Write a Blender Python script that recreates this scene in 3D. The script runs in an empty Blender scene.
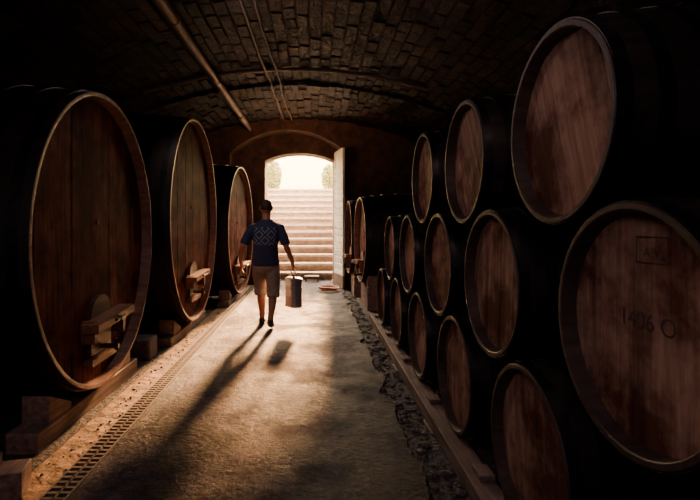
import bpy, math, random
from mathutils import Matrix, Vector, noise
random.seed(7)
R=random.random
def U(a,b): return a+(b-a)*random.random()

# ------------------------------------------------------------ mesh builder
class MB:
    def __init__(s): s.v=[];s.f=[];s.m=[];s.t=[];s.uv={}
    def add(s,vs,fs,m=0,t=1.0):
        o=len(s.v); s.v+= [tuple(p) for p in vs]
        for f in fs:
            s.f.append([i+o for i in f]); s.m.append(m); s.t.append(t)
    def hexa(s,p,m=0,t=1.0):
        s.add(p,[(0,3,2,1),(4,5,6,7),(0,1,5,4),(1,2,6,5),(2,3,7,6),(3,0,4,7)],m,t)
    def box(s,c,d,m=0,rot=None,t=1.0):
        x,y,z=d[0]/2,d[1]/2,d[2]/2
        ps=[Vector(q) for q in [(-x,-y,-z),(x,-y,-z),(x,y,-z),(-x,y,-z),(-x,-y,z),(x,-y,z),(x,y,z),(-x,y,z)]]
        if rot: ps=[rot@q for q in ps]
        s.hexa([q+Vector(c) for q in ps],m,t)
    def rings(s,loops,m=0,t=1.0,caps=True,tints=None):
        n=len(loops[0]); o=len(s.v)
        for L in loops: s.v+=[tuple(p) for p in L]
        for i in range(len(loops)-1):
            for j in range(n):
                k=(j+1)%n
                s.f.append([o+i*n+j,o+i*n+k,o+(i+1)*n+k,o+(i+1)*n+j]); s.m.append(m)
                s.t.append(tints[j] if tints else t)
        if caps:
            s.f.append([o+j for j in range(n)][::-1]); s.m.append(m); s.t.append(t)
            s.f.append([o+(len(loops)-1)*n+j for j in range(n)]); s.m.append(m); s.t.append(t)
    def tube(s,pts,rad,n=12,m=0,t=1.0):
        pts=[Vector(p) for p in pts]
        if not hasattr(rad,'__len__'): rad=[rad]*len(pts)
        loops=[]; up=None
        for i,p in enumerate(pts):
            d=(pts[min(i+1,len(pts)-1)]-pts[max(i-1,0)]).normalized()
            if up is None:
                up=Vector((0,0,1)) if abs(d.z)<.9 else Vector((0,1,0))
            a=d.cross(up).normalized(); b=a.cross(d).normalized(); up=b
            r=rad[i]; rx,ry=(r if hasattr(r,'__len__') else (r,r))
            loops.append([p+a*math.cos(2*math.pi*k/n)*rx+b*math.sin(2*math.pi*k/n)*ry for k in range(n)])
        s.rings(loops,m,t)
    def ell(s,c,r,m=0,n=20,k=14,rot=None):
        loops=[]
        for i in range(k+1):
            ph=-math.pi/2+math.pi*(i+.02)/(k+.04)
            L=[]
            for j in range(n):
                a=2*math.pi*j/n
                q=Vector((math.cos(ph)*math.cos(a)*r[0],math.cos(ph)*math.sin(a)*r[1],math.sin(ph)*r[2]))
                if rot: q=rot@q
                L.append(q+Vector(c))
            loops.append(L)
        s.rings(loops,m)
    def lathe(s,prof,a,b,m=0,n=64,tints=None,caps=False):
        loops=[]
        for (t,dr) in prof:
            loops.append([Vector((t,(a+dr)*math.cos(2*math.pi*j/n),(b+dr)*math.sin(2*math.pi*j/n))) for j in range(n)])
        s.rings(loops,m,1.0,caps,tints)
    def sections(s,secs,m=0,n=24,e=2.4):
        loops=[]
        for (z,cx,cy,hw,hd) in secs:
            L=[]
            for j in range(n):
                a=2*math.pi*j/n; c,si=math.cos(a),math.sin(a)
                L.append((cx+hw*math.copysign(abs(c)**(2/e),c),cy+hd*math.copysign(abs(si)**(2/e),si),z))
            loops.append(L)
        s.rings(loops,m)
    def build(s,name,mats,loc=(0,0,0),rot=(0,0,0),parent=None,smooth=True,bevel=0,remesh=0,ang=35):
        me=bpy.data.meshes.new(name); me.from_pydata(s.v,[],s.f); 
        for mt in mats: me.materials.append(mt)
        me.polygons.foreach_set('material_index',s.m)
        at=me.attributes.new('tint','FLOAT','FACE'); at.data.foreach_set('value',s.t)
        me.update()
        import bmesh
        bm=bmesh.new(); bm.from_mesh(me); bmesh.ops.recalc_face_normals(bm,faces=bm.faces); bm.to_mesh(me); bm.free()
        if smooth:
            me.shade_smooth()
            try: me.set_sharp_from_angle(angle=math.radians(ang))
            except Exception: pass
        ob=bpy.data.objects.new(name,me); bpy.context.scene.collection.objects.link(ob)
        ob.location=loc; ob.rotation_euler=rot
        if parent: ob.parent=parent
        if bevel:
            b=ob.modifiers.new('bev','BEVEL'); b.width=bevel; b.segments=2; b.limit_method='ANGLE'
        if remesh:
            r=ob.modifiers.new('rm','REMESH'); r.mode='VOXEL'; r.voxel_size=remesh; r.use_smooth_shade=True
            q=ob.modifiers.new('sm','SMOOTH'); q.factor=.5; q.iterations=4
        return ob

# ------------------------------------------------------------ materials
def newmat(name):
    m=bpy.data.materials.new(name); m.use_nodes=True
    nt=m.node_tree; b=nt.nodes['Principled BSDF']; return m,nt,b
def ramp(nt,stops):
    r=nt.nodes.new('ShaderNodeValToRGB'); e=r.color_ramp.elements
    while len(e)<len(stops): e.new(.5)
    for i,(p,c) in enumerate(stops): e[i].position=p; e[i].color=(*c,1)
    return r
def coords(nt,scale=(1,1,1),kind='Object',rnd=False):
    tc=nt.nodes.new('ShaderNodeTexCoord'); mp=nt.nodes.new('ShaderNodeMapping'); mp.inputs['Scale'].default_value=scale
    nt.links.new(tc.outputs[kind],mp.inputs['Vector'])
    if rnd:
        oi=nt.nodes.new('ShaderNodeObjectInfo'); mu=nt.nodes.new('ShaderNodeMath'); mu.operation='MULTIPLY'; mu.inputs[1].default_value=37
        nt.links.new(oi.outputs['Random'],mu.inputs[0]); nt.links.new(mu.outputs[0],mp.inputs['Location'])
    return mp
def tex(nt,mp,scale,detail=6,rough=.6,typ='ShaderNodeTexNoise'):
    n=nt.nodes.new(typ); n.inputs['Scale'].default_value=scale
    if typ=='ShaderNodeTexNoise':
        n.inputs['Detail'].default_value=detail; n.inputs['Roughness'].default_value=rough
    nt.links.new(mp.outputs[0],n.inputs['Vector']); return n
def mixc(nt,a,b,fac=None,mode='MULTIPLY',f=1.0):
    x=nt.nodes.new('ShaderNodeMix'); x.data_type='RGBA'; x.blend_type=mode; x.inputs[0].default_value=f
    if fac is not None: nt.links.new(fac,x.inputs[0])
    for s,i in ((a,6),(b,7)):
        if isinstance(s,tuple): x.inputs[i].default_value=(*s,1)
        else: nt.links.new(s,x.inputs[i])
    return x.outputs[2]
def bump(nt,b,h,strength=.3,dist=.01):
    bp=nt.nodes.new('ShaderNodeBump'); bp.inputs['Strength'].default_value=strength; bp.inputs['Distance'].default_value=dist
    nt.links.new(h,bp.inputs['Height']); nt.links.new(bp.outputs[0],b.inputs['Normal'])
def wood(name,c1,c2,c3,grain='z',rough=.6,stain=.5,bmp=.25,spec=.3,stcol=None,ior=1.5,st=(.40,.60)):
    m,nt,b=newmat(name)
    sc={'z':(14,14,1),'x':(1,14,14),'y':(14,1,14)}[grain]
    mp=coords(nt,sc,rnd=True); n=tex(nt,mp,2.2,8,.65)
    r=ramp(nt,[(.3,c1),(.52,c2),(.72,c3)]); nt.links.new(n.outputs['Fac'],r.inputs[0])
    mp2=coords(nt,(1,1,1),rnd=True); n2=tex(nt,mp2,2.6,6,.65)
    sc0=stcol or ((1-stain),)*3
    r2=ramp(nt,[(st[0],sc0),(st[1],(1,1,1))]); nt.links.new(n2.outputs['Fac'],r2.inputs[0])
    c=mixc(nt,r.outputs[0],r2.outputs[0])
    at=nt.nodes.new('ShaderNodeAttribute'); at.attribute_name='tint'
    c=mixc(nt,c,at.outputs['Color'])
    nt.links.new(c,b.inputs['Base Color']); b.inputs['Roughness'].default_value=rough
    b.inputs['Specular IOR Level'].default_value=spec; b.inputs['IOR'].default_value=ior
    bump(nt,b,n.outputs['Fac'],bmp,.004); return m
def plain(name,c,rough=.6,metal=0,var=.3,scale=8,bmp=.1,bd=.01,tint=False,spec=.5):
    m,nt,b=newmat(name); mp=coords(nt); n=tex(nt,mp,scale,6,.6)
    r=ramp(nt,[(.3,tuple(x*(1-var) for x in c)),(.7,tuple(min(1,x*(1+var)) for x in c))])
    nt.links.new(n.outputs['Fac'],r.inputs[0]); o=r.outputs[0]
    if tint:
        at=nt.nodes.new('ShaderNodeAttribute'); at.attribute_name='tint'
        o=mixc(nt,o,at.outputs['Color'])
        n3=tex(nt,mp,1.4,7,.75); r3=ramp(nt,[(.42,(.15,)*3),(.6,(1.1,1.05,1))]); nt.links.new(n3.outputs['Fac'],r3.inputs[0]); o=mixc(nt,o,r3.outputs[0])
    nt.links.new(o,b.inputs['Base Color'])
    b.inputs['Roughness'].default_value=rough; b.inputs['Metallic'].default_value=metal; b.inputs['Specular IOR Level'].default_value=spec
    bump(nt,b,n.outputs['Fac'],bmp,bd); return m
M={}
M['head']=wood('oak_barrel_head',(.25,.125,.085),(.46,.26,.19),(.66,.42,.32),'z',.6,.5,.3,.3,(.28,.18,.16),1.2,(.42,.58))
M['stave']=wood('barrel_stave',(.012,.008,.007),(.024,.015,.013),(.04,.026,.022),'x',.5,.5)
M['hoop']=plain('hoop_steel',(.03,.026,.028),.38,.8,.4,20)
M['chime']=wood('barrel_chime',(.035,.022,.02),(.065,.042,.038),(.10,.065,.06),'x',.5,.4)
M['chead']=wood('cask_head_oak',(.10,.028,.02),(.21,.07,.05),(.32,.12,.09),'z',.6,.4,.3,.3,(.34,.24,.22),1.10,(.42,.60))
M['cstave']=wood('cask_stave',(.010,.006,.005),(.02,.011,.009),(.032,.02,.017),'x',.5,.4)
M['crim']=wood('cask_chime_oak',(.13,.065,.052),(.25,.13,.105),(.36,.21,.17),'x',.42,.3,.2,.3)
M['hatch']=wood('hatch_oak',(.10,.038,.025),(.19,.085,.058),(.29,.15,.11),'y',.5,.3)
M['timber']=wood('rail_timber',(.11,.075,.065),(.24,.165,.145),(.38,.28,.245),'y',.65,.4,.4)
M['iron']=plain('dark_iron',(.06,.055,.05),.45,.8)
M['dark']=plain('dark_gap',(.01,.008,.006),.9)
M['mark']=plain('faded_stencil_ink',(.08,.04,.03),.8,0,.5,30)

def concrete():
    m,nt,b=newmat('worn_concrete'); mp=coords(nt)
    n=tex(nt,mp,1.5,10,.70); n2=tex(nt,mp,26,6,.7); n3=tex(nt,mp,5.5,9,.76)
    r=ramp(nt,[(.38,(.016,.015,.028)),(.5,(.050,.041,.062)),(.62,(.125,.10,.122))]); nt.links.new(n3.outputs['Fac'],r.inputs[0])
    r2=ramp(nt,[(.43,(.26,.26,.34)),(.56,(1.15,1.15,1.15))]); nt.links.new(n.outputs['Fac'],r2.inputs[0])
    r3=ramp(nt,[(.38,(.42,.42,.42)),(.58,(1.1,1.1,1.1))]); nt.links.new(n2.outputs['Fac'],r3.inputs[0])
    c=mixc(nt,mixc(nt,r.outputs[0],r2.outputs[0]),r3.outputs[0]); nt.links.new(c,b.inputs['Base Color'])
    rr=ramp(nt,[(.43,(.30,)*3),(.57,(.72,)*3)]); nt.links.new(n.outputs['Fac'],rr.inputs[0]); nt.links.new(rr.outputs[0],b.inputs['Roughness'])
    b.inputs['IOR'].default_value=1.28
    ad=nt.nodes.new('ShaderNodeMath'); ad.operation='ADD'; nt.links.new(n2.outputs['Fac'],ad.inputs[0]); nt.links.new(n3.outputs['Fac'],ad.inputs[1])
    bump(nt,b,ad.outputs[0],1.0,.04); return m
M['concrete']=concrete()
M['dirt']=plain('packed_dirt',(.22,.135,.07),.85,0,.7,9,1.0,.04)
M['gravel']=plain('dark_gravel_bed',(.055,.045,.05),.8,0,.7,22,1.0,.05)
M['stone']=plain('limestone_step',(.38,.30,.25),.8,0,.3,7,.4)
M['riser']=plain('darker_riser',(.22,.155,.12),.85,0,.4,7,.5)  # risers in a darker tone than the treads
M['rub']=plain('rubble',(.08,.068,.075),.8,0,.5,15,.4)
M['plaster']=plain('old_plaster',(.085,.042,.026),.85,0,.6,5,.8,.04)
M['plaster_d']=plain('dark_plaster',(.03,.02,.018),.9,0,.5,4,.6)  # darker plaster tone for the side and front walls
M['white']=wood('white_painted_boards',(.72,.69,.64),(.82,.79,.74),(.88,.86,.82),'z',.6,.1)
M['pipe']=plain('old_pipe',(.12,.075,.058),.5,.2,.3,10)
M['leaf']=plain('ivy_leaf',(.06,.15,.012),.5,0,.4,3)
M['hose']=plain('rubber_hose',(.5,.17,.07),.5)
M['brick']=plain('dark_brick',(.036,.019,.014),.6,0,.5,14,1.0,.03,True,.3)  # dark brick tone, varied per brick and in random patches
M['mortar']=plain('dark_mortar',(.011,.007,.006),.9,0,.5,10,.8,.03)  # vault base between the bricks, darker than them

# ------------------------------------------------------------ room shell
XL,XR,Y0,YB=-3.95,3.3,-2.2,10.0
g=MB(); g.box(((XL+XR)/2,(Y0+11.1)/2,-.15),(XR-XL+.6,11.1-Y0+.4,.3)); floor=g.build('floor',[M['dirt']],smooth=False)
g=MB(); N=160; x0=-1.24; ys=[-1.8+(11.79)*i/N for i in range(N+1)]
er=[.60+ .05*noise.noise(Vector((0,y*2.5,3)))*2+.03*noise.noise(Vector((0,y*9,1))) for y in ys]
for i in range(N):
    a,b,c,d=ys[i],ys[i+1],er[i],er[i+1]
    g.hexa([(x0,a,.0),(c,a,0),(d,b,0),(x0,b,0),(x0,a,.03),(c-.015,a,.03),(d-.015,b,.03),(x0,b,.03)])
slab=g.build('floor_walkway',[M['concrete']],smooth=False)
g=MB(); g.box((1.9,4.0,.003),(2.75,11.9,.006)); g.build('floor_gravel',[M['gravel']],smooth=False)
g=MB(); g.box((-2.75,4.0,.003),(2.3,11.9,.006)); g.build('floor_gravel',[M['gravel']],smooth=False)
g=MB(); g.box((-.33,10.65,.015),(1.52,1.3,.03)); g.build('floor_threshold',[M['concrete']],smooth=False)
def wallbox(name,c,d,m):
    g=MB(); g.box(c,d); return g.build(name,[m],smooth=False)
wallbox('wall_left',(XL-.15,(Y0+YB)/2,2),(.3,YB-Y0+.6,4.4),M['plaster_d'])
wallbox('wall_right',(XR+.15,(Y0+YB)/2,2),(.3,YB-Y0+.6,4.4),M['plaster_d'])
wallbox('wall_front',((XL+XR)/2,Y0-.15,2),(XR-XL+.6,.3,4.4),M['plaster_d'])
def archwall(name,xa,xb,zt,oa,ob,sp,cr,ya,yb,m,n=24):
    g=MB()
    g.hexa([(xa,ya,0),(oa,ya,0),(oa,yb,0),(xa,yb,0),(xa,ya,zt),(oa,ya,zt),(oa,yb,zt),(xa,yb,zt)])
    g.hexa([(ob,ya,0),(xb,ya,0),(xb,yb,0),(ob,yb,0),(ob,ya,zt),(xb,ya,zt),(xb,yb,zt),(ob,yb,zt)])
    f=lambda u: sp+(cr-sp)*(1-abs(2*u-1)**2.2)
    for i in range(n):
        u,w=i/n,(i+1)/n; p,q=oa+(ob-oa)*u,oa+(ob-oa)*w
        g.hexa([(p,ya,f(u)),(q,ya,f(w)),(q,yb,f(w)),(p,yb,f(u)),(p,ya,zt),(q,ya,zt),(q,yb,zt),(p,yb,zt)])
    return g.build(name,[m],smooth=False)
archwall('wall_back',XL-.3,XR+.3,4.3,-1.80,.70,2.9,3.40,YB,10.5,M['plaster'])
archwall('wall_doorway',XL-.3,XR+.3,4.3,-1.10,.44,2.80,2.97,10.5,11.0,M['plaster'])
g=MB(); n=40; CR,SP=3.64,2.55
xc=(XL+XR)/2; hw=(XR-XL)/2
Rr=(hw*hw+(CR-SP)**2)/(2*(CR-SP))
prof=[]
for i in range(n+1):
    x=XL+(XR-XL)*i/n; z=CR-Rr+math.sqrt(Rr*Rr-(x-xc)**2); prof.append((x,z))
for i in range(n):
    (p,zp),(q,zq)=prof[i],prof[i+1]
    g.hexa([(p,Y0,zp),(q,Y0,zq),(q,YB,zq),(p,YB,zp),(p,Y0,4.3),(q,Y0,4.3),(q,YB,4.3),(p,YB,4.3)])
ceil=g.build('ceiling',[M['mortar']],smooth=False)
g=MB(); half=math.asin(hw/Rr); W=.135; nc=int(2*half*Rr/W); zc0=CR-Rr
for i in range(nc):
    th=-half+(i+.5)*2*half/nc; off=(i%2)*.15+U(-.03,.03); y=Y0-.1+off
    er_=Vector((math.sin(th),0,math.cos(th))); et=Vector((math.cos(th),0,-math.sin(th)))
    while y<YB-.02:
        L=U(.25,.31); y2=min(y+L-.014,YB-.01); y1=max(y,Y0+.01)
        if y2-y1>.05:
            dp=U(.006,.034); w2=W/2-.008-U(0,.006); r0=Rr+.01
            ps=[]
            for rr,k in ((Rr-dp,.0),(r0,0)):
                for (sx,yy) in ((-1,y1),(1,y1),(1,y2),(-1,y2)):
                    d=er_*(rr+(U(-.008,.008) if rr<Rr else 0))+et*(sx*w2)
                    ps.append((xc+d.x,yy+U(-.004,.004),zc0+d.z))
            g.hexa(ps,0,U(.25,1.25))
        y+=L
g.build('bricks',[M['brick']],parent=ceil,smooth=False)
def zc(x): return CR-Rr+math.sqrt(Rr*Rr-(x-xc)**2)
for yr in (7.35,3.2):
    g=MB(); x=-3.6
    while x<3.0:
        w=.12; zp,zq=zc(x),zc(x+w-.012)
        for yy in (yr,yr+.21):
            dd=.07+U(-.01,.01)
            g.hexa([(x,yy,zp-dd),(x+w-.012,yy,zq-dd),(x+w-.012,yy+.2,zq-dd),(x,yy+.2,zp-dd),(x,yy,zp-.0),(x+w-.012,yy,zq-.0),(x+w-.012,yy+.2,zq-.0),(x,yy+.2,zp-.0)],0,U(.3,1.2))
        x+=w
    r=g.build('ceiling_rib',[M['brick']],smooth=False)
g=MB(); g.tube([(-1.38,-2.15,zc(-1.38)-.14),(-1.38,9.98,zc(-1.38)-.14)],.06,14)
for y in (0.5,2.5,4.6,6.6,8.7):
    g.tube([(-1.38,y,zc(-1.38)-.14),(-1.38,y,zc(-1.38)-.03)],.012,8); g.tube([(-1.38,y-.02,zc(-1.38)-.14),(-1.38,y+.02,zc(-1.38)-.14)],.07,14)
g.build('ceiling_pipe',[M['pipe']])
g=MB()
for dx,r in ((-.80,.017),(-.66,.014)):
    pts=[(dx+.018*y+.012*math.sin(y*2+dx*9),y,zc(dx)-.06-(.05 if (7.2<y<7.9 or 3.0<y<3.8) else 0)) for y in [-2.1+.3*k for k in range(41)]]
    g.tube(pts,r,8)
g.build('ceiling_cable',[M['pipe']])
g=MB(); g.tube([(x,6.6,zc(x)-.06) for x in [-2.4+.2*k for k in range(21)]],.026,10); g.build('ceiling_conduit',[M['pipe']])

# drain
g=MB(); y=-1.2
g.box((-1.31,4.6,.004),(.14,11.6,.008),1)
g.box((-1.375,4.6,.016),(.012,11.6,.032)); g.box((-1.248,4.6,.016),(.012,11.6,.032)); g.box((-1.31,4.6,.024),(.012,11.6,.012))
while y<10.3:
    g.box((-1.31,y,.022),(.118,.020,.016)); y+=.05
M['grate']=plain('worn_grate',(.18,.155,.14),.45,.6,.3,30)
g.build('drain_grate',[M['grate'],M['dark']],smooth=False)

# ------------------------------------------------------------ barrels
def headboards(g,a,b,t,th,nb,m,side=1,vary=.3):
    w=2*a/nb
    for i in range(nb):
        y0=-a+i*w+.001; y1=-a+(i+1)*w-.001
        y0=max(y0,-a*.995); y1=min(y1,a*.995)
        d=t+U(-.002,.002)*1; K=8
        top=[];bot=[]
        for k in range(K+1):
            y=y0+(y1-y0)*k/K; z=b*math.sqrt(max(0,1-(y/a)**2)); top.append((y,z)); bot.append((y,-z))
        poly=bot+top[::-1]; n=len(poly)
        vs=[(d,p[0],p[1]) for p in poly]+[(d+th*side,p[0],p[1]) for p in poly]
        fs=[list(range(n)),list(range(2*n-1,n-1,-1))]+[[j,(j+1)%n,(j+1)%n+n,j+n] for j in range(n)]
        g.add(vs,fs,m,1-vary*R())
def barrel_mb(a,b,bulge,L,nb,rim=.022,depth=.04,hoops=((0.0,.045),(.11,.15),(.24,.28)),n=72):
    g=MB()
    def dr(t): return bulge*(1-(2*t/L-1)**2)
    prof=[(depth+.02,-rim*1.5),(.004,-rim),(0,-rim*.8),(0,-.003),(.004,0)]+[(L*k/20,dr(L*k/20)) for k in range(1,20)]+[(L-.004,0),(L,-.003),(L,-rim*.8),(L-depth-.02,-rim*1.5)]
    g.lathe(prof[:5],a,b,1,n)
    tints=[]; 
    while len(tints)<n:
        v=U(.6,1.1); tints+= [v]*2
    g.lathe(prof[4:-4],a,b,0,n,tints=tints[:n]); g.lathe(prof[-5:],a,b,1,n)
    for (p,q) in hoops:
        p*=L/.9; q*=L/.9
        for (u,w) in ((p,q),(L-q,L-p)):
            u=max(u,.006); w=min(w,L-.006)
            g.lathe([(u,dr(u)-.002),(u,dr(u)+.004),(w,dr(w)+.004),(w,dr(w)-.002)],a,b,3,n)
    ai,bi=a-rim*1.25,b-rim*1.25
    headboards(g,ai,bi,depth,.012,nb,2)
    for t in (depth+.008,L-depth):
        g.add([(t,ai*math.cos(2*math.pi*j/n),bi*math.sin(2*math.pi*j/n)) for j in range(n)],[list(range(n))],4)
    return g
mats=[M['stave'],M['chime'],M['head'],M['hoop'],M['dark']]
BX=.85
def put_barrel(y,z,x=BX,rot=None):
    g=barrel_mb(.35,.35,.04,.92,9,depth=.05)
    return g.build('wine_barrel',mats,(x+U(-.012,.012),y,z),(U(-.5,.5) if rot is None else rot,0,0))
for k in range(6): put_barrel(.90+1.005*k,.475)
br=None
for k in range(5):
    o=put_barrel(1.29+.99*k,1.125,rot=(.0 if k==0 else None))
    if k==0: br=o
for yy in (1.665,2.715,3.70): put_barrel(yy,1.765)
for txt,sz,dy,dz in (('1406 O',.07,-.02,.0),('A V',.04,-.04,.20)):
    cu=bpy.data.curves.new('stencil_'+txt[:2],'FONT'); cu.body=txt; cu.size=sz; cu.align_x='CENTER'; cu.extrude=.0004; cu.offset=-.0006
    t=bpy.data.objects.new('stencil_mark',cu); bpy.context.scene.collection.objects.link(t); t.data.materials.append(M['mark'])
    t.parent=br; t.location=(.0472,dy,dz); t.rotation_euler=(math.pi/2,0,-math.pi/2)
g=MB(); g.box((.0472,-.04,.185),(.001,.12,.003)); g.box((.0472,-.04,.255),(.001,.12,.003)); g.box((.0472,.018,.22),(.001,.003,.07)); g.box((.0472,-.098,.22),(.001,.003,.07))
g.build('stencil_frame',[M['mark']],parent=br)
for x in (.855,1.62):
    g=MB(); g.box((x,3.55,.064),(.13,6.3,.092)); 
    for y in (.6,1.9,3.2,4.5,5.8): g.box((x,y,.01),(.16,.22,.02))
    g.build('barrel_rail',[M['timber']],bevel=.006)
g=MB()
for k in range(7):
    y=.40+1.005*k
    g.box((.875,y,.126),(.08,.12,.03))
g.build('barrel_chock',[M['timber']],bevel=.004)

# ------------------------------------------------------------ big casks
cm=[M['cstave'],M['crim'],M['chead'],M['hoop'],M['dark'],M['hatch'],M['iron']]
def cask(name,x,y,z,a,b,L,rz,nb=13,hatch=True,rim=.030):
    g=barrel_mb(a,b,.06,L,nb,rim=rim,depth=.085,hoops=((.03,.06),(.12,.15),(.22,.25),(.36,.39)),n=96)
    if hatch:
        zc0=-.60*b; w=.17
        poly=[(-w,zc0-.2),(w,zc0-.2),(w,zc0+.08)]+[(w*math.cos(t),zc0+.08+.16*math.sin(t)) for t in [math.pi*k/10 for k in range(1,10)]]+[(-w,zc0+.08)]
        n=len(poly)
        g.add([(.045,p[0],p[1]) for p in poly]+[(.09,p[0],p[1]) for p in poly],[list(range(n)),list(range(2*n-1,n-1,-1))]+[[j,(j+1)%n,(j+1)%n+n,j+n] for j in range(n)],5,.6)
        g.box((-.02,0,zc0+.06),(.13,.66,.06),5,t=1.25,rot=Matrix.Rotation(-.06,3,'X'))
        g.box((.02,-.25,zc0-.02),(.10,.05,.16),5); g.box((.02,.25,zc0+.0),(.10,.05,.16),5)
        g.tube([(.06,0,zc0+.06),(-.12,0,zc0+.06)],.018,10,6); g.tube([(-.105,-.08,zc0+.06),(-.105,.08,zc0+.06)],.012,8,6)
        g.box((.05,.0,zc0-.24),(.07,.42,.05),5)
        g.tube([(.09,0,zc0-.16),(-.09,0,zc0-.16)],.02,10,6); g.tube([(-.07,0,zc0-.19),(-.07,0,zc0-.10)],.013,8,6)
        g.tube([(.09,0,.12*b),(.07,0,.12*b)],.02,10,5)
    return g.build(name,cm,(x,y,z),(0,0,rz))
cask('oval_wine_cask',-1.61,3.64,1.285,1.0,1.115,1.95,math.pi)
cask('oval_wine_cask',-1.53,6.13,1.45,1.06,1.31,1.95,math.pi-.03)
cask('oval_wine_cask',-1.31,8.50,1.27,.90,1.15,1.95,math.pi-.096)
cask('wine_cask',.77,7.95,1.12,.64,.72,1.5,.06,10)
cask('wine_cask',.68,9.32,1.12,.58,.72,1.5,.04,10)
def cradle(y,a,zb,xs,wd=.5):
    g=MB()
    for x in xs:
        g.box((x,y,zb/2-.005),(.2,2*a*.8,max(.06,zb-.01)))
        for s in (-1,1):
            yo=s*a*.52; rise=.17
            g.hexa([(x-.09,y+yo-.14,zb-.02),(x+.09,y+yo-.14,zb-.02),(x+.09,y+yo+.14,zb-.02),(x-.09,y+yo+.14,zb-.02),
                    (x-.09,y+yo-.14,zb+(.03 if s>0 else rise)),(x+.09,y+yo-.14,zb+(.03 if s>0 else rise)),(x+.09,y+yo+.14,zb+(rise if s>0 else .03)),(x-.09,y+yo+.14,zb+(rise if s>0 else .03))])
    return g.build('cask_cradle',[M['timber']],bevel=.008)
cradle(3.64,1.0,.14,(-1.78,-3.3)); cradle(6.13,1.05,.11,(-1.72,-3.25)); cradle(8.5,.9,.10,(-1.52,-3.0))
cradle(7.95,.64,.385,(.95,2.1)); cradle(9.32,.58,.385,(.86,2.0))
g=MB()
g.box((-1.95,2.35,.07),(.9,.16,.14),rot=Matrix.Rotation(.25,3,'Z')); g.box((-2.1,2.1,.05),(.7,.2,.1),rot=Matrix.Rotation(-.15,3,'Z'))
g.box((-1.9,2.4,.17),(.5,.14,.06),rot=Matrix.Rotation(.05,3,'Z'))
g.build('timber_offcuts',[M['timber']],bevel=.006)
g=MB(); g.box((-1.80,4.88,.11),(.25,.26,.22)); g.build('stone_block',[M['rub']],bevel=.02)
g=MB()
def stones(n,xa,xb,ya,yb,smax):
    for _ in range(n):
        r=U(.005,smax)*(R()**1.5+.2); x,y=U(xa,xb),U(ya,yb); n2=7
        rot=Matrix.Rotation(U(0,6),3,'Z')@Matrix.Rotation(U(-.4,.4),3,'X')
        loops=[]
        for ph in (-1.2,-.4,.5,1.2):
            loops.append([Vector((x,y,r*.35))+rot@Vector((r*math.cos(ph)*math.cos(k*6.283/n2)*U(.7,1.4),r*math.cos(ph)*math.sin(k*6.283/n2)*U(.7,1.4),r*.7*math.sin(ph))) for k in range(n2)])
        g.rings(loops,0)
stones(1800,.58,.78,.8,9.5,.028); stones(60,.50,.62,1,9,.02); stones(300,-1.56,-1.40,1.2,9,.012)
g.build('rubble',[M['rub']],smooth=False)

# ------------------------------------------------------------ door leaf
dl=bpy.data.objects.new('door_1',None); bpy.context.scene.collection.objects.link(dl)
p0=Vector((.47,10.46,0)); p1=Vector((.615,9.66,0)); L=(p1-p0).length; ang=math.atan2(p1.y-p0.y,p1.x-p0.x)
dl.location=p0; dl.rotation_euler=(0,0,ang)
g=MB()
for k in range(17): g.box((L/2,0,.46+.148*k),(L-.12,.022,.138),0,rot=Matrix.Rotation(.12,3,'X'),t=U(.85,1.05))
for x in (.03,L-.03): g.box((x,0,1.63),(.06,.045,2.66),0)
for z in (.34,2.93): g.box((L/2,0,z),(L-.12,.04,.08),0)
g.build('boards',[M['white']],parent=dl,bevel=.003)
g=MB(); g.box((L/2,0,.17),(L,.045,.26)); g.build('kick_board',[M['timber']],parent=dl)
g=MB()
for z in (.6,2.6): g.box((.12,.03,z),(.26,.012,.04))
g.build('hinges',[M['iron']],parent=dl)

# ------------------------------------------------------------ stairs outside
g=MB(); NS=13; rs,tr=.195,.36; ys0=11.35
for k in range(NS):
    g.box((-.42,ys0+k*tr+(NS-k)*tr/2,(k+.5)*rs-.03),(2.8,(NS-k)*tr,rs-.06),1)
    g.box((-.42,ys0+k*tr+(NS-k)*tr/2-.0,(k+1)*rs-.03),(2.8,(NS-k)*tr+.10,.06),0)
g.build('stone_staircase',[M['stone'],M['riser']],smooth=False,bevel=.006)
wallbox('ground_outside',(-.42,11.23,-.1),(3.4,.5,.26),M['stone'])
yt=ys0+NS*tr+.05
wallbox('upper_ground',(-.42,yt+7,NS*rs-.2),(14,14,.4),M['stone'])
for nm,x in (('left',-2.0),('right',1.16)):
    g=MB(); s=-1 if nm=='left' else 1
    y1=yt-.01
    g.hexa([(x-.15,11.0,0),(x+.15,11.0,0),(x+.15,y1,0),(x-.15,y1,0),(x-.15,11.0,1.6),(x+.15,11.0,1.6),(x+.15,y1,NS*rs+.35),(x-.15,y1,NS*rs+.35)])
    g.build('stair_wall_'+nm,[M['stone']],smooth=False)
GZ=NS*rs
def bush(c,r,n):
    g=MB()
    for k in range(5):
        a=k*1.3; g.tube([(c[0],c[1],GZ),(c[0]+.4*r[0]*math.cos(a),c[1]+.4*r[1]*math.sin(a),c[2]+.3*r[2])],[.02,.008],8,1)
    for _ in range(n):
        d=Vector((random.gauss(0,1),random.gauss(0,1),random.gauss(0,1))).normalized()*R()**.4
        p=Vector((c[0]+d.x*r[0],c[1]+d.y*r[1],max(GZ+.03,c[2]+d.z*r[2]))); s=U(.03,.06)
        rt=Matrix.Rotation(U(0,6.3),3,'Z')@Matrix.Rotation(U(0,3),3,'X')
        g.add([p+rt@Vector(q) for q in ((-s*.6,0,0),(0,-s,0),(s*.6,0,.01),(0,s,.01))],[(0,1,2,3)],0,1)
    return g.build('ivy_bush',[M['leaf'],M['timber']],smooth=False)
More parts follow.
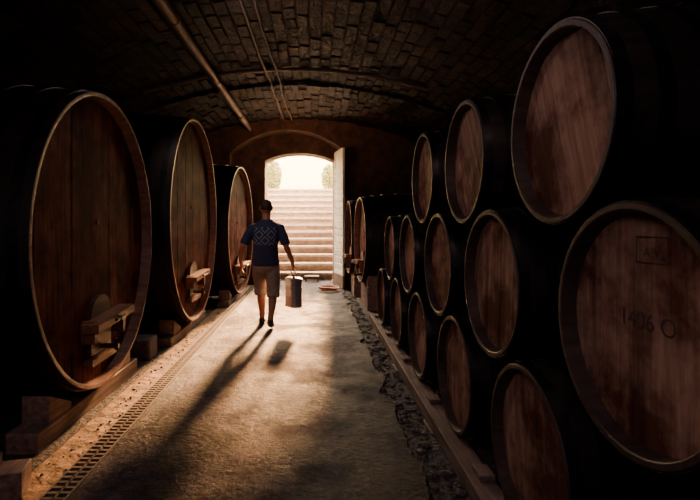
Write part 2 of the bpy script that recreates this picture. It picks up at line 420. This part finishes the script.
bush((-1.52,16.7,3.05),(.38,.55,.62),2800); bush((.62,16.7,3.0),(.38,.55,.50),2500); bush((-2.5,17.8,3.3),(.5,.6,.8),1000)
hm=bpy.data.materials.new('sunlit_haze'); hm.use_nodes=True; nt=hm.node_tree; nt.nodes.clear()
vs=nt.nodes.new('ShaderNodeVolumeScatter'); vs.inputs['Density'].default_value=.012; vs.inputs['Anisotropy'].default_value=.6; vs.inputs['Color'].default_value=(1,.80,.52,1)
ou=nt.nodes.new('ShaderNodeOutputMaterial'); nt.links.new(vs.outputs[0],ou.inputs['Volume'])
g=MB(); g.box((-.42,13.5,2.1),(2.76,4.9,4.0)); g.build('stairwell_haze',[hm],smooth=False)

# hose coil
g=MB(); pts=[]
for k in range(150):
    a=k*.16; r=.13+.01*math.sin(k*.9)+.0006*k; pts.append((.30+r*math.cos(a),9.42+r*math.sin(a)*1.1,.045+.0005*k+.004*math.sin(k*.37)))
g.tube(pts,.013,8); g.build('hose_coil',[M['hose']])
g=MB(); g.box((-.05,10.9,.15),(.34,.2,.03)); g.box((-.19,10.9,.083),(.03,.18,.107)); g.box((.09,10.9,.083),(.03,.18,.107)); g.build('small_wooden_step',[M['timber']],bevel=.004)

# ------------------------------------------------------------ person
P=bpy.data.objects.new('walking_man',None); bpy.context.scene.collection.objects.link(P); P.location=(-.63,6.14,.03); P.scale=(.99,.97,.975)
M['skin']=plain('skin',(.42,.20,.13),.5,0,.1,20,.02)
M['hair']=plain('short_dark_hair',(.05,.03,.022),.7,0,.4,60,.6)
M['shorts']=plain('khaki_shorts',(.32,.26,.22),.8,0,.2,12,.3)
M['shoe']=plain('dark_shoe',(.03,.03,.035),.6)
def shirtmat():
    m,nt,b=newmat('navy_patterned_tshirt'); mp=coords(nt,(1,1,1))
    mp.inputs['Rotation'].default_value=(0,math.radians(45),0)
    sx=nt.nodes.new('ShaderNodeSeparateXYZ'); nt.links.new(mp.outputs[0],sx.inputs[0])
    def mth(op,a,bv=None):
        q=nt.nodes.new('ShaderNodeMath'); q.operation=op
        for i,v in enumerate((a,bv)):
            if v is None: continue
            if isinstance(v,(int,float)): q.inputs[i].default_value=v
            else: nt.links.new(v,q.inputs[i])
        return q.outputs[0]
    def tri(o): return mth('ABSOLUTE',mth('SUBTRACT',mth('FRACT',mth('MULTIPLY',o,9.0)),.5))
    mx=mth('MAXIMUM',tri(sx.outputs[0]),tri(sx.outputs[2]))
    ring=mth('MULTIPLY',mth('GREATER_THAN',mx,.26),mth('LESS_THAN',mx,.40))
    tc=nt.nodes.new('ShaderNodeTexCoord'); s2=nt.nodes.new('ShaderNodeSeparateXYZ'); nt.links.new(tc.outputs['Object'],s2.inputs[0])
    inz=mth('MULTIPLY',mth('GREATER_THAN',s2.outputs[2],1.12),mth('LESS_THAN',s2.outputs[2],1.36))
    inx=mth('LESS_THAN',mth('ABSOLUTE',s2.outputs[0]),.15)
    f=mth('MULTIPLY',mth('MULTIPLY',mth('MULTIPLY',inz,inx),ring),.7)
    c=mixc(nt,(.03,.042,.10),(.26,.30,.44),fac=f,mode='MIX'); nt.links.new(c,b.inputs['Base Color']); b.inputs['Roughness'].default_value=.85
    n=tex(nt,coords(nt),7,4,.5); bump(nt,b,n.outputs['Fac'],.6,.03)
    return m
M['shirt']=shirtmat()
RA=[(.13,0,1.37),(.19,0,1.355),(.235,-.03,1.22),(.275,-.05,1.09),(.315,.0,.98),(.345,.05,.88)]
LA=[(-.13,0,1.37),(-.19,0,1.355),(-.245,-.04,1.22),(-.295,-.08,1.10),(-.33,-.01,.99),(-.345,.07,.90)]
AR=[.05,.052,.047,.040,.037,.027]
g=MB()
g.sections([(.80,0,0,.12,.09),(.88,0,0,.155,.11),(.96,0,0,.15,.11),(1.08,0,0,.135,.10),(1.22,0,.005,.16,.11),(1.34,0,.005,.175,.11),(1.41,0,.005,.13,.085),(1.45,0,.01,.07,.06)])
g.tube([(0,.0,1.40),(0,.02,1.48),(0,.035,1.56)],[.068,.057,.055],16)
g.ell((0,.04,1.625),(.077,.094,.105)); g.ell((0,.085,1.565),(.05,.05,.05))
g.tube([(0,.125,1.64),(0,.148,1.605),(0,.135,1.598)],[.008,.014,.01],8)
g.ell((0,.128,1.573),(.024,.012,.009))
for s in (-1,1):
    g.ell((s*.081,.03,1.615),(.012,.02,.032),0,10,8)
    g.ell((s*.035,.115,1.65),(.02,.014,.008),0,8,6)
g.tube([(.085,0,.90),(.092,-.01,.70),(.095,-.01,.50),(.09,-.06,.38),(.08,-.13,.22),(.075,-.17,.13)],[.09,.08,.056,.058,.042,.036],16)
g.tube([(.075,-.20,.11),(.075,-.12,.07),(.075,-.01,.035)],[.036,.036,.028],12)
g.tube([(-.085,0,.90),(-.09,.08,.70),(-.085,.16,.50),(-.08,.15,.37),(-.075,.19,.20),(-.075,.22,.09)],[.09,.08,.056,.058,.042,.036],16)
g.tube([(-.075,.19,.05),(-.078,.27,.045),(-.082,.38,.03)],[.036,.036,.028],12)
g.tube(RA,AR,14)
g.tube([(.345,.05,.89),(.35,.05,.83),(.357,.045,.78)],[(.028,.022),(.024,.038),(.02,.044)],12)
g.tube(LA,AR,14)
g.tube([(-.345,.07,.91),(-.345,.095,.86),(-.342,.115,.815)],[(.028,.022),(.022,.038),(.018,.042)],12)
for i,(y,l) in enumerate(((.0,.9),(.024,1.0),(.048,1.05),(.072,.95))):
    g.tube([(.365,y+.004,.80),(.382,y+.004,.762),(.385,y+.004,.738),(.368,y+.004,.716*1),(.345,y+.004,.722)],[.011,.0105,.0098,.009,.008],8)
g.tube([(.345,.065,.81),(.328,.08,.775),(.325,.075,.75),(.338,.06,.728)],[.013,.012,.0105,.009],8)
for i,(o,l) in enumerate(((-.032,.07),(-.010,.08),(.012,.085),(.034,.075))):
    y=.118+o
    g.tube([(-.342,y,.815),(-.342,y+.006,.81-l*.5),(-.331,y+.01,.81-l*.85),(-.315,y+.01,.81-l*1.08)],[.0115,.0105,.0095,.008],8)
g.tube([(-.338,.14,.86),(-.325,.165,.83),(-.318,.17,.80)],[.014,.012,.0095],8)
g.build('body',[M['skin']],parent=P,remesh=.008)
g=MB(); g.ell((0,.024,1.640),(.080,.088,.094))
g.build('hair',[M['hair']],parent=P,remesh=.01)
g=MB()
for s in (-1,1): g.ell((s*.032,.125,1.637),(.013,.01,.008),0,10,8)
g.build('eyes',[plain('eye',(.7,.7,.68),.2)],parent=P)
g=MB()
g.sections([(.84,0,0,.178,.14),(.87,0,0,.18,.142),(.96,0,0,.170,.133),(1.08,0,-.005,.158,.128),(1.22,0,-.005,.176,.138),(1.34,0,0,.187,.13),(1.40,0,0,.150,.11),(1.435,0,.01,.10,.085),(1.46,0,.012,.075,.07)])
def inter(P_,k,f): return tuple(P_[k][i]+(P_[k+1][i]-P_[k][i])*f for i in range(3))
g.tube([(.10,0,1.352),(.185,0,1.343),RA[2],inter(RA,2,.75)],[.055,.066,.063,.064],16)
g.tube([(-.10,0,1.352),(-.185,0,1.343),LA[2],inter(LA,2,.75)],[.055,.066,.063,.064],16)
g.build('tshirt',[M['shirt']],parent=P,remesh=.011)
g=MB()
g.sections([(.74,0,0,.14,.10),(.80,0,0,.168,.128),(.90,0,0,.168,.13),(.96,0,0,.16,.125)])
g.tube([(.082,0,.86),(.092,-.01,.70),(.098,-.01,.54),(.098,-.045,.42)],[.102,.100,.088,.086],18)
g.tube([(-.082,0,.86),(-.09,.08,.70),(-.09,.155,.54),(-.09,.15,.42)],[.102,.100,.088,.084],18)
g.build('shorts',[M['shorts']],parent=P,remesh=.011)
g=MB()
g.tube([(.075,-.195,.15),(.075,-.19,.105),(.075,-.12,.070),(.075,-.04,.045),(.076,.01,.032)],[(.042,.045),(.046,.05),(.045,.042),(.048,.03),(.036,.024)],14)
g.tube([(-.075,.17,.10),(-.075,.18,.055),(-.078,.25,.047),(-.082,.35,.036),(-.083,.41,.03)],[(.042,.04),(.046,.05),(.045,.04),(.048,.03),(.036,.024)],14)
g.build('shoes',[M['shoe']],parent=P,remesh=.01)
M['tin']=plain('galvanised_tin',(.40,.41,.45),.38,.5,.15,14,.15)
g=MB(); cx,cy=.0,.0
def rrect(hx,hy,z,r=.06,n=7):
    L=[]
    for (sx,sy,a0) in ((1,1,0),(-1,1,90),(-1,-1,180),(1,-1,270)):
        for k in range(n+1):
            a=math.radians(a0+90*k/n); L.append((cx+sx*(hx-r)+r*math.cos(a),cy+sy*(hy-r)+r*math.sin(a),z))
    return L
lo=[]
for z,e in ((.28,-.004),(.285,.0),(.30,.002),(.31,-.003),(.40,-.003),(.405,.003),(.415,.003),(.42,-.003),(.53,-.003),(.535,.003),(.545,.003),(.55,-.003),(.64,-.003),(.645,.003),(.66,.003),(.668,-.01),(.675,-.02)):
    lo.append(rrect(.085+e,.13+e,z+.0))
g.rings(lo,0)
g.tube([(cx,cy-.08,.67),(cx,cy-.08,.71),(cx,cy-.06,.737),(cx,cy+.06,.737),(cx,cy+.08,.71),(cx,cy+.08,.67)],.009,8)
g.tube([(cx-.045,cy-.085,.67),(cx-.045,cy-.085,.70)],.022,12)
cn=g.build('metal_canister',[M['tin']],loc=(P.location.x+.36,P.location.y+.04,P.location.z),rot=(0,0,math.radians(32))); cn.scale=(.97,.97,.975)

# ------------------------------------------------------------ lights
def area(name,loc,size,e,col,rot=(0,0,0),sy=None):
    l=bpy.data.lights.new(name,'AREA'); l.energy=e; l.color=col; l.size=size
    if sy: l.shape='RECTANGLE'; l.size_y=sy
    o=bpy.data.objects.new(name,l); bpy.context.scene.collection.objects.link(o); o.location=loc; o.rotation_euler=rot; return o
s=bpy.data.lights.new('sun','SUN'); s.energy=52; s.color=(1,.47,.18); s.angle=math.radians(6)
so=bpy.data.objects.new('sun',s); bpy.context.scene.collection.objects.link(so)
el=math.radians(20.5); d=Vector((-.085,-math.cos(el),-math.sin(el))); so.rotation_euler=d.to_track_quat('-Z','Y').to_euler()
p=area('doorway_portal',(-.33,11.02,1.5),1.54,1,(1,1,1),(math.radians(-90),0,0),3.0); p.data.cycles.is_portal=True
def aim(o,t):
    o.rotation_euler=(Vector(t)-o.location).to_track_quat('-Z','Y').to_euler()
o=area('fill_near',(-1.1,-.9,2.7),.9,15,(1,.76,.78)); aim(o,(1.0,2.4,.9))  # added soft fill from behind the camera for the right-hand barrels
o=area('fill_mid',(-1.3,4.9,3.1),.5,15,(1,.74,.68)); aim(o,(1.0,4.0,.9))  # unseen fill added to brighten the middle of the barrel stack
o=area('fill_left_casks',(.5,1.2,2.9),.5,4.5,(1,.64,.58)); aim(o,(-1.6,3.8,1.2))  # added fill for the oval cask heads, no fixture modelled
o=area('fill_vault_wash',(-.4,8.6,2.75),.5,11,(1,.5,.25),(math.radians(180-35),0,0))  # added warm uplight to brighten the far vault, no real fixture
# evening sky: golden band at the horizon, paler dome above
w=bpy.data.worlds.new('sky'); bpy.context.scene.world=w; w.use_nodes=True
nt=w.node_tree; bg=nt.nodes['Background']
tc=nt.nodes.new('ShaderNodeTexCoord'); sp=nt.nodes.new('ShaderNodeSeparateXYZ'); nt.links.new(tc.outputs['Generated'],sp.inputs[0])
rp=ramp(nt,[(.0,(1,.62,.22)),(.16,(1,.70,.34)),(.32,(1,.74,.48))]); nt.links.new(sp.outputs[2],rp.inputs[0]); nt.links.new(rp.outputs[0],bg.inputs[0])
rs_=ramp(nt,[(.0,(.40,)*3),(.14,(.50,)*3),(.32,(1,1,1))]); nt.links.new(sp.outputs[2],rs_.inputs[0])
mu=nt.nodes.new('ShaderNodeMath'); mu.operation='MULTIPLY'; mu.inputs[1].default_value=38; nt.links.new(rs_.outputs[0],mu.inputs[0]); nt.links.new(mu.outputs[0],bg.inputs[1])

# ------------------------------------------------------------ camera
c=bpy.data.cameras.new('camera'); co=bpy.data.objects.new('camera',c); bpy.context.scene.collection.objects.link(co)
co.location=(0,0,1.42); co.rotation_euler=(math.radians(90),0,0)
c.sensor_width=36; c.lens=36*467/700; c.shift_x=36/700; c.shift_y=-28/700; c.clip_start=.05
bpy.context.scene.camera=co
